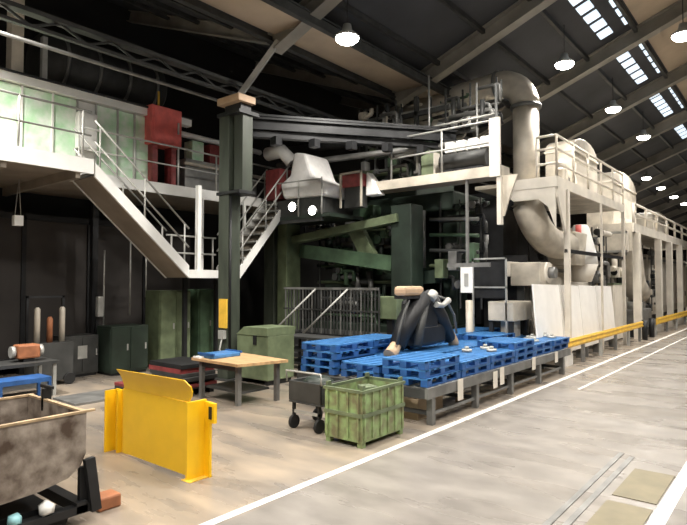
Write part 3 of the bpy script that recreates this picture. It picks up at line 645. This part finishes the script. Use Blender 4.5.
t = thing('burner_unit', 'dark red burner box with pale frame right of the tarpaulin', 'machine', (-9.3, 11.9, 4.4))
obj('box', B(-9.6, -8.95, 11.7, 12.1, 4.75, 5.1), 'dred', t, .03); obj('frame', B((-9.65, -9.6, 11.66, 11.7, 4.2, 5.15), (-8.95, -8.9, 11.66, 11.7, 4.2, 5.15), (-9.65, -8.9, 11.66, 11.7, 5.1, 5.15)), 'cream2', t); obj('stand', B(-9.55, -9.0, 11.75, 12.05, 4.2, 4.75), 'char', t)
bm = nb(); prism(bm, [(-8.95, 11.9, 4.5), (-8.5, 11.9, 4.5), (-8.75, 11.9, 4.95), (-8.92, 11.9, 5.15)], (0, .3, 0)); tag(obj('white_cover', bm, 'tarp', None, .03), 'small white triangular cover left end of the catwalk', 'cover')
pp = [((-12.3, 11.9, 5.75), (-6.8, 12.9, 5.75), .09, 'grey', 'lower grey pipe behind the dark girder'), ((-12.2, 12.2, 6.25), (-6.6, 13.6, 6.3), .13, 'char', 'dark thick pipe behind the dark girder'),
      ((-12.0, 13.0, 5.4), (-7.0, 13.4, 5.35), .1, 'lgreen', 'pale green pipe over the press crown'), ((-10.0, 13.5, 6.6), (-6.6, 14.2, 6.7), .17, 'cream2', 'thick cream pipe over the press crown'),
      ((-11.8, 13.5, 7.1), (-7.2, 14.0, 7.15), .08, 'lgrey', 'thin pale pipe above the thick cream pipe')]
for a, c, r_, m_, l in pp: tag(obj('overhead_pipe', T([a, c], r_, 12), m_), l + '', 'pipe')
t = thing('pipe_rack', 'dark steel rack holding pipes over the press crown', 'rack', (-9.5, 13.4, 4.9))
for x in (-10.1, -9.3, -8.3): obj('upright', B(x, x+.1, 13.3, 13.42, 4.9, 7.4), 'char', t); 
obj('beam', B(-10.1, -7.2, 13.3, 13.42, 6.85, 6.97), 'char', t); obj('beam', B(-10.1, -7.2, 13.3, 13.42, 5.85, 5.95), 'grey', t)
for i in range(9):
    x = -10.0+.32*i; obj('valve', B(x, x+.18, 13.05, 13.3, 5.45+.35*(i % 3), 5.75+.35*(i % 3)), ['grey', 'lgreen', 'lgrey', 'green'][i % 4], t, .03)
tag(obj('silver_duct', T([(-12.2, 11.4, 6.0), (-11.6, 11.4, 6.0), (-11.4, 11.6, 5.7)], .2, 14), 'white'), 'short white duct right of the green column top', 'duct')

def manifold(label, x0, x1, y, z0, z1, n_, ms, seed, r_=(.03, .07)):
    rg = random.Random(seed)
    t = thing('pipe_manifold', label, 'pipework', ((x0+x1)/2, y, z0))
    for i in range(n_):
        xa = rg.uniform(x0, x1-.4); xb = min(x1, xa+rg.uniform(.4, 1.3)); za = rg.uniform(z0, z1); zb_ = max(z0, min(z1, za+rg.choice((-1, 1))*rg.uniform(.25, .7))); yy = y+rg.uniform(-.12, .12)
        r0 = rg.uniform(*r_)
        obj('pipe', T([(xa, yy, za), (xb-r0*1.2, yy, za), (xb-r0*.3, yy, za+(zb_-za)*.08), (xb, yy, za+(zb_-za)*.25), (xb, yy, zb_)], r0, 10), rg.choice(ms), t)
        if i % 2 == 0:
            p = obj('valve', B(xa+.05, xa+.05+r0*3.5, yy-r0*1.5, yy+r0*1.5, za-r0*1.6, za+r0*1.6), rg.choice(ms), t, .01)
            obj('handwheel', T([(xa+.05+r0*1.7, yy-r0*1.5, za), (xa+.05+r0*1.7, yy-r0*2.4, za)], r0*1.3, 12), rg.choice(ms), p)
    for x in (x0+.1, (x0+x1)/2, x1-.1): obj('bracket', B(x-.02, x+.02, y-.02, y+.02, z0-.1, z1+.1), 'char', t)
manifold('tangle of pale grey pipes high behind the dark girder near the column', -10.1, -8.6, 13.0, 5.9, 7.2, 16, ['lgrey', 'grey', 'char', 'cream2'], 3)
manifold('tangle of cream and grey pipes above the left of the catwalk', -9.2, -7.0, 13.9, 5.9, 7.4, 16, ['lgrey', 'grey', 'cream2', 'green'], 5)
manifold('pipes and valves in front of the horizontal flue duct', -7.4, -5.75, 13.3, 6.2, 7.3, 12, ['grey', 'char', 'lgrey', 'dark'], 8)
manifold('low pipework on the left half of the catwalk deck', -9.3, -7.4, 12.7, 4.95, 5.7, 12, ['char', 'grey', 'lgrey', 'dgreen'], 11)
manifold('dark green pipework beneath the catwalk left of the thick column', -11.6, -8.6, 12.95, 1.5, 3.9, 18, ['dgreen', 'green', 'char', 'grey'], 13, (.04, .1))
manifold('dark pipework beneath the catwalk right of the thick column', -7.7, -6.3, 13.5, 1.6, 4.3, 14, ['dgreen', 'char', 'dark', 'grey'], 17, (.03, .09))
manifold('pipes and valves between the two stairs behind the column', -12.2, -11.0, 12.9, 3.6, 4.9, 8, ['lgrey', 'cream2', 'dgreen', 'dark'], 19)
# ---------------------------------------------------------------- catwalk
def railing(t, pts, zb, m_='cream', step=1.2, rr_=.025, h=1.05, rails=(.55, 1.05)):
    for a, c in zip(pts, pts[1:]):
        a3, c3 = Vector((*a, zb)), Vector((*c, zb)); l = (c3-a3).length; q = max(1, round(l/step))
        for hh in rails: obj('rail', T([a3+Vector((0, 0, hh)), c3+Vector((0, 0, hh))], rr_, 8), m_, t)
        for i in range(q+1):
            p = a3+(c3-a3)*i/q; obj('post', T([p, p+Vector((0, 0, h))], rr_, 8), m_, t)
t = thing('catwalk', 'cream steel catwalk with railing spanning above the press front', 'catwalk', (-7.5, 12.5, 4.6))
obj('fascia', B(-9.7, -5.2, 12.0, 12.06, 4.62, 4.86), 'cream2', t); obj('fascia', B(-5.26, -5.2, 12.06, 12.5, 4.62, 4.86), 'cream2', t)
obj('deck', B(-9.7, -5.3, 12.06, 13.0, 4.7, 4.8), 'under', t)
railing(t, [(-8.2, 12.03), (-5.23, 12.03)], 4.86, 'lgrey')
obj('end_panel', B(-5.46, -5.2, 11.97, 12.03, 4.6, 5.95), 'cream', t)
bm = nb(); prism(bm, [(-5.25, 12.1, 4.62), (-5.25, 12.1, 3.7), (-5.17, 12.1, 3.7), (-5.08, 12.1, 4.0), (-4.95, 12.1, 4.35), (-4.85, 12.1, 4.62)], (0, .05, 0)); obj('gusset', bm, 'cream2', t)
bm = nb(); box(bm, -5.3, -5.2, 12.0, 12.12, 3.5, 4.62); obj('hanger', bm, 'cream', t)
obj('scaffold_tube', T([(-7.4, 12.6, 4.8), (-7.4, 12.6, 7.6)], .03, 8), 'grey', t); obj('scaffold_tube', T([(-6.2, 12.9, 4.8), (-6.2, 12.9, 7.2)], .03, 8), 'grey', t)
obj('scaffold_tube', T([(-5.6, 12.7, 4.8), (-5.6, 12.7, 7.0)], .04, 8), 'char', t); obj('scaffold_tube', T([(-8.2, 12.6, 6.2), (-5.6, 12.8, 6.3)], .03, 8), 'lgrey', t)
t = thing('catwalk_motor', 'dark long motor unit with white boxes on the catwalk', 'motor', (-6.2, 12.6, 4.8))
obj('body', T([(-7.0, 12.6, 5.2), (-5.75, 12.6, 5.2)], .24, 16), 'char', t); obj('mount', B(-6.9, -5.8, 12.4, 12.8, 4.8, 5.0), 'dark', t)
for i in range(4): obj('white_box', B(-6.9+.32*i, -6.66+.32*i, 12.5, 12.7, 5.45, 5.72), 'white', t, .02)
t = thing('catwalk_cabinet', 'pale yellow-green cabinet at the left of the catwalk railing', 'cabinet', (-7.15, 12.6, 4.8)); obj('body', B(-7.5, -7.15, 12.35, 12.7, 4.8, 5.55), 'lgreen', t, .02); obj('door', B(-7.15, -7.13, 12.38, 12.67, 4.85, 5.5), 'cream', t)

# ---------------------------------------------------------------- big duct
PX, PY = -5.95, 15.5
t = thing('flue_duct', 'large cream flue duct bending over and dropping through the platform', 'duct', (PX, PY, 4.9))
rd = .36
pts = [(-10.6, PY-.1, 7.65), (-8.9, PY, 7.85), (-7.3, PY, 7.98)] + [tuple(v) for v in arc((-6.75, PY, 7.18), .8, 90, 0, (1, 0, 0), (0, 0, 1), 8)]
pts2 = [pts[-1], (PX, PY, 4.6)]
obj('horizontal_run', T([(-10.6, PY-.1, 7.65), (-8.9, PY, 7.85), (-7.3, PY, 7.98), (-6.75, PY, 7.98)], .36, 24), 'cream2', t)
obj('elbow', T(arc((-6.75, PY, 7.18), .8, 90, 0, (1, 0, 0), (0, 0, 1), 8), .385, 24), 'cream2', t)
obj('riser', T([(PX, PY, 7.18), (PX, PY, 4.35)], .36, 24), 'cream2', t)
for p, q in (((PX, PY, 7.22), (PX, PY, 7.12)), ((PX, PY, 5.0), (PX, PY, 4.9)), ((-6.8, PY, 7.98), (-6.72, PY, 7.98))): obj('flange', T([p, q], .43, 24), 'grey', t)
lo = arc((PX, PY+1.15, 4.45), 1.15, 180, 270, (0, 1, 0), (0, 0, 1), 8)
obj('lower_elbow', T([Vector((PX+.0, PY, 4.35))] + [v+Vector((.45*(i/8), 0, 0)) for i, v in enumerate(lo)] + [Vector((-5.45, PY+1.7, 3.3))], .42, 24), 'cream2', t)
obj('outlet_box', B(-5.95, -5.1, 17.1, 18.3, 2.7, 3.7), 'cream2', t, .04)

# ---------------------------------------------------------------- furnace platform
t = thing('furnace_platform', 'cream railed platform on posts around the flue duct', 'platform', (-5.6, 18, 0))
obj('fascia', B(-4.96, -4.9, 14.88, 22.2, 4.72, 5.0), 'cream', t); obj('fascia', B(-6.4, -4.96, 14.88, 14.94, 4.72, 5.0), 'cream', t)
obj('deck', B((-7.1, -6.4, 14.6, 22.2, 4.8, 4.9), (-6.38, -4.96, 14.94, 15.05, 4.8, 4.9), (-6.38, -4.96, 15.97, 22.2, 4.8, 4.9), (-5.5, -4.96, 15.05, 15.97, 4.8, 4.9)), 'cream2', t)
railing(t, [(-5.45, 14.95), (-4.93, 14.95), (-4.93, 22.1)], 5.0, 'cream', 1.55, .035, 1.1, (.35, .75, 1.1))
for y, w_ in ((15.6, .14), (18.9, .06), (21.8, .1)): obj('support_post', B(-4.84-w_, -4.84, y, y+w_, 0, 4.72), 'cream', t)
bm = nb(); prism(bm, [(-4.95, 15.55, 4.72), (-4.95, 14.95, 4.72), (-4.95, 14.95, 4.45), (-4.95, 15.55, 3.5)], (.06, 0, 0)); obj('gusset', bm, 'cream', t)
bm = nb(); prism(bm, [(-6.4, 14.9, 4.72), (-4.95, 14.9, 4.72), (-4.95, 14.9, 3.6), (-5.15, 14.9, 4.2), (-5.4, 14.9, 4.42), (-6.1, 14.9, 4.42)], (0, .05, 0)); obj('gusset', bm, 'cream', t)
obj('cross_beam', B(-4.96, -4.88, 15.6, 22, 3.0, 3.1), 'dark', t)
t = thing('damper_actuator', 'pale jointed damper actuator right of the duct on the platform', 'actuator', (-5.3, 16.4, 4.9))
obj('body', B(-5.45, -5.15, 16.3, 16.7, 4.9, 5.5), 'cream', t, .06); obj('cap', T([(-5.3, 16.5, 5.5), (-5.3, 16.5, 5.75)], [.14, .08], 14), 'cream', t); obj('arm', B(-5.35, -5.25, 16.7, 17.1, 5.2, 5.3), 'grey', t)
def hood(y0, y1, x0, x1, z0, z1, label, r_=.35):
    t = thing('exhaust_tank', label, 'tank', ((x0+x1)/2, (y0+y1)/2, z0))
    n_ = 8; cx_ = (y0+y1)/2; ry = (y1-y0)/2
    poly = [(x0, y0, z0), (x0, y0, z1-r_)] + [(x0, cx_-ry*math.cos(math.pi*i/n_), z1-r_+r_*math.sin(math.pi*i/n_)) for i in range(1, n_)] + [(x0, y1, z1-r_), (x0, y1, z0)]
    bm = nb(); prism(bm, poly, (x1-x0, 0, 0)); obj('shell', bm, 'cream2', t, .02)
    obj('flange', B(x0-.03, x1+.03, y0-.03, y1+.03, z1-r_-.09, z1-r_-.03), 'cream', t); obj('access_door', B(x1, x1+.03, y0+.2, y1-.2, z0+.2, z0+(z1-z0)*.55), 'cream', t)
hood(18.6, 21.4, -6.5, -5.6, 4.9, 7.05, 'cream round-topped exhaust tank behind the platform railing', .5)
hood(24.6, 29.0, -6.9, -5.9, 4.4, 7.0, 'second cream round-topped exhaust tank farther right', .6)
hood(31.5, 36.0, -6.6, -5.7, 4.4, 5.9, 'low distant cream exhaust tank behind the far railing', .4)
# second lower platform
t = thing('furnace_platform', 'far cream platform with white railing at the right edge', 'platform', (-5.6, 31, 0))
obj('fascia', B(-4.96, -4.9, 23.6, 42, 4.13, 4.48), 'cream', t); obj('deck', B(-7.5, -4.96, 23.6, 42, 4.3, 4.4), 'cream2', t)
railing(t, [(-4.93, 23.7), (-4.93, 41.9)], 4.48, 'cream', 2.2, .05, .75, (.38, .75))
for y in (24.0, 28.3, 31.0, 34.0, 37.5, 41.0): obj('support_post', B(-5.05, -4.8, y, y+.3, 0, 4.13), 'cream', t)
obj('end_stair_panel', B(-6.6, -4.96, 23.54, 23.6, 3.4, 4.48), 'cream2', t)
for z in (3.3, 4.0): obj('cross_beam', B(-6.9, -4.9, 22.5, 22.6, z, z+.08), 'lgrey', t)
obj('hanger', B(-4.95, -4.88, 22.5, 22.58, 3.3, 4.13), 'cream', t); obj('hanger', B(-6.0, -5.93, 22.5, 22.58, 3.3, 4.3), 'cream', t)
t = thing('down_pipe', 'fat cream pipe curving down beneath the far platform', 'duct', (-5.9, 26, 1.9))
obj('pipe', T([(-5.8, 24.6, 4.3), (-5.7, 25.2, 3.7), (-5.65, 25.7, 2.8), (-5.6, 26.4, 2.1), (-5.5, 27.4, 1.7)], [.75, .72, .66, .55, .45], 20), 'cream2', t)
obj('flange', T([(-5.8, 24.55, 4.4), (-5.8, 24.6, 4.25)], .85, 20), 'cream', t); obj('stand', B(-5.8, -5.3, 27.0, 27.5, 0, 1.4), 'grey', t)

# ---------------------------------------------------------------- furnace bodies under platform
def furnace(y0, y1, x0, x1, zt_, label, win=2, m_='cream2'):
    t = thing('furnace', label, 'furnace', ((x0+x1)/2, (y0+y1)/2, 0))
    obj('body', B(x0, x1, y0, y1, .5, zt_), m_, t, .03); obj('base', B(x0+.05, x1-.05, y0+.05, y1-.05, 0, .5), 'dark', t)
    for i in range(win):
        y = y0+(y1-y0)*(i+.15)/win; w = (y1-y0)/win*.7
        d = obj('door', B(x1, x1+.04, y, y+w, .9, zt_-.4), 'cream' if m_ == 'cream2' else 'lgrey', t); obj('handle', B(x1+.04, x1+.08, y+w*.8, y+w*.8+.05, 1.3, 1.6), 'dark', d)
    obj('band', B(x0-.03, x1+.06, y0-.03, y1+.03, zt_-.25, zt_-.15), 'grey', t)
    for i in range(win+1):
        y = y0+(y1-y0)*i/win; obj('stiffener', B(x1, x1+.08, y-.05, y+.05, .5, zt_-.05), 'cream', t)
    return t
f_ = furnace(15.2, 20.9, -7.05, -5.75, 2.75, 'long cream furnace body behind the white sheets')
obj('inlet_shade_sheet', B(-7.1, -5.8, 15.1, 15.17, .3, 2.95), 'dark', f_); obj('upper_shade_sheet', B(-7.12, -6.5, 15.1, 15.17, 2.95, 4.6), 'dark', f_)  # black sheets stand in for the darkness at the furnace end
furnace(22.4, 30.5, -8.0, -6.75, 2.9, 'furnace body coloured dark as shade beneath the far platform', 3, 'char')  # charcoal body puts the dark gaps under the platform into its colour
furnace(31.5, 44, -8.0, -6.0, 3.6, 'distant cream furnace body at the right edge', 4)
t = thing('burner_box', 'pale boxy burner head on the furnace front above the sheets', 'burner', (-5.6, 15.2, 2.0))
obj('body', B(-6.0, -5.2, 14.4, 15.1, 2.1, 2.72), 'cream2', t, .03); obj('fan_housing', T([(-5.5, 14.95, 2.45), (-5.15, 14.95, 2.45)], .28, 18), 'cream', t); obj('motor', T([(-5.15, 14.95, 2.45), (-4.98, 14.95, 2.45)], .15, 14), 'grey', t)
obj('duct', B(-6.9, -6.0, 14.4, 15.1, 2.35, 2.75), 'cream', t, .02); obj('stand', B(-5.9, -5.7, 14.6, 14.9, 0, 2.1), 'char', t)
t = thing('quench_box', 'tan steel box unit on legs left of the white sheets', 'machine', (-6.1, 13.5, 0))
obj('body', B(-6.0, -5.35, 13.0, 14.2, 1.25, 1.72), 'cream2', t, .02)
for x in (-5.95, -5.45):
    for y in (13.1, 14.0): obj('leg', B(x-.05, x+.05, y-.05, y+.05, 0, 1.25), 'dark', t)
obj('plinth', B(-5.8, -5.5, 13.3, 13.8, .5, 1.25), 'cream2', t)
t = thing('tube_frame', 'thin pale rectangular tube frame in front of the dark opening', 'frame', (-6.1, 13, 0))
obj('frame', B((-6.42, -6.38, 13.0, 13.04, 0, 2.8), (-5.55, -5.51, 13.0, 13.04, 0, 2.8), (-6.42, -5.51, 13.0, 13.04, 2.76, 2.8), (-6.42, -5.51, 13.0, 13.04, 2.05, 2.09)), 'lgrey', t)
obj('backing', B(-6.38, -5.55, 13.04, 13.06, 1.8, 2.7), 'dark', t)
tag(obj('bollard', T([(-6.35, 12.7, 0), (-6.35, 12.7, 1.75)], .09, 14), 'cream2'), 'pale round bollard at the left of the tan box unit', 'bollard')
t = thing('feed_hopper', 'white conical hopper with red cap beside the platform post', 'hopper', (-5.2, 18.0, 2.6))
obj('cone', T([(-5.35, 18.4, 2.75), (-5.35, 18.4, 3.1), (-5.35, 18.4, 3.9), (-5.35, 18.4, 4.0)], [.5, .46, .26, .2], 20), 'white', t); obj('cap', T([(-5.25, 17.85, 3.55), (-5.25, 17.85, 3.95)], .09, 12), 'red', t); obj('outlet', T([(-5.35, 18.4, 2.2), (-5.35, 18.4, 2.75)], [.3, .5], 20), 'cream', t); obj('bracket', B(-5.3, -4.98, 18.35, 18.45, 3.0, 3.08), 'dark', t)
for lab, yc, xc, z0, z1, n_, sd in (('pipes and valves under the platform beyond the hopper', 22.2, -5.55, 1.2, 4.0, 12, 31), ('pipes and valves along the far furnace beneath the far platform', 30.5, -5.6, .9, 3.8, 16, 37), ('pipes on the furnace roof below the cream platform', 18.6, -6.4, 2.9, 4.4, 14, 41)):
    manifold(lab, xc-1.9, xc+1.9, yc, z0, z1, n_, ['cream2', 'grey', 'char', 'cream', 'dark'], sd, (.05, .14))
    q = [o for o in COL.objects if o.get('label') == lab][0]; q.rotation_euler = (0, 0, R(90)); 
# white leaning sheets
y = 13.55
for i, w in enumerate((1.95, .28, 1.45, 1.75, 1.9)):
    bm = nb(); z0 = .30 + .0*i
    prism(bm, [(-4.93, y, z0), (-4.93, y+w-.04, z0), (-5.08, y+w-.04, 2.12-.015*i), (-5.08, y, 2.15-.015*i)], (-.03, 0, 0))
    t = thing('white_sheet', ['largest white sheet panel nearest the blue pallets', 'narrow white strip panel behind the cream post', 'white sheet panel third from the blue pallets', 'white sheet panel fourth from the blue pallets', 'last white sheet panel farthest along the yellow guard'][i], 'panel', (-5, y, 0), 'white sheet panels standing along the furnace')
    obj('sheet', bm, 'sheet', t)
    obj('foot', B(-5.1, -4.9, y+w*.1, y+w*.1+.06, 0, .30), 'grey', t); obj('foot', B(-5.1, -4.9, y+w*.8, y+w*.8+.06, 0, .30), 'grey', t)
    
    y += w
t = thing('green_topped_cabinet', 'cream cabinet past the white sheets', 'cabinet', (-5.6, 23.0, 0)); obj('body', B(-6.0, -5.35, 22.3, 24.2, .05, 2.1), 'cream', t, .02); obj('top', B(-6.02, -5.33, 22.28, 24.22, 2.1, 2.16), 'lgreen', t); obj('door', B(-5.35, -5.33, 22.4, 24.1, .3, 2.0), 'cream', t)
t = thing('grey_motor', 'grey motor block on the floor right of the white sheets', 'motor', (-5.2, 26, 0)); obj('body', B(-5.5, -4.95, 24.6, 26.9, .3, 1.1), 'grey', t, .05); obj('cap', T([(-5.2, 25.0, 1.1), (-5.2, 25.0, 1.4)], .28, 16), 'lgrey', t); obj('base', B(-5.5, -4.95, 24.6, 26.9, 0, .3), 'dark', t)
# yellow guard rails
def guard(y0, y1, label, step, z0=.52, z1=.74):
    t = thing('guard_rail', label, 'guard rail', (-4.62, (y0+y1)/2, 0))
    bm = nb(); prism(bm, [(-4.60, y0, z0), (-4.57, y0, z0+.05), (-4.60, y0, (z0+z1)/2), (-4.57, y0, z1-.05), (-4.60, y0, z1), (-4.64, y0, z1), (-4.64, y0, z0)], (0, y1-y0, 0)); obj('rail', bm, 'yguard', t)
    q = max(1, round((y1-y0)/step))
    for i in range(q+1):
        y = y0+.08+(y1-y0-.26)*i/q; obj('post', B(-4.72, -4.64, y, y+.1, 0, z1-.04), 'grey' if i % 2 else 'lgrey', t)
guard(14.3, 23.3, 'orange-yellow guard rail in front of the white sheets', 1.8)
guard(26.0, 44.0, 'far orange-yellow guard rail at the right edge', 2.6, .45, .72)
for i, y in enumerate((23.9, 25.2)): tag(obj('bollard', T([(-4.65, y, 0), (-4.65, y, .75)], .1, 12), 'dark'), ['nearer black bollard in the gap between the yellow guard rails', 'farther black bollard in the gap between the yellow guard rails'][i], 'bollard')
tag(obj('white_block', B(-4.88, -4.74, 15.0, 15.5, 0, .3), 'sheet', None, .01), 'small white block on the floor under the near yellow guard', 'block')

# ---------------------------------------------------------------- camera, world, view
cam = bpy.data.cameras.new('camera'); co = bpy.data.objects.new('camera', cam); COL.objects.link(co)
cam.sensor_fit = 'HORIZONTAL'; cam.sensor_width = 36; cam.lens = 36*560/687; cam.clip_end = 200
co.location = (0, 0, 2.2); co.rotation_euler = (R(92), 0, R(39.2)); scene.camera = co
w = bpy.data.worlds.new('world'); scene.world = w; w.use_nodes = True
w.node_tree.nodes['Background'].inputs[0].default_value = (.6, .7, .85, 1); w.node_tree.nodes['Background'].inputs[1].default_value = .12
v = scene.view_settings; v.view_transform = 'Standard'; v.look = 'None'; v.gamma = 1; v.exposure = 0.0; v.use_curve_mapping = False
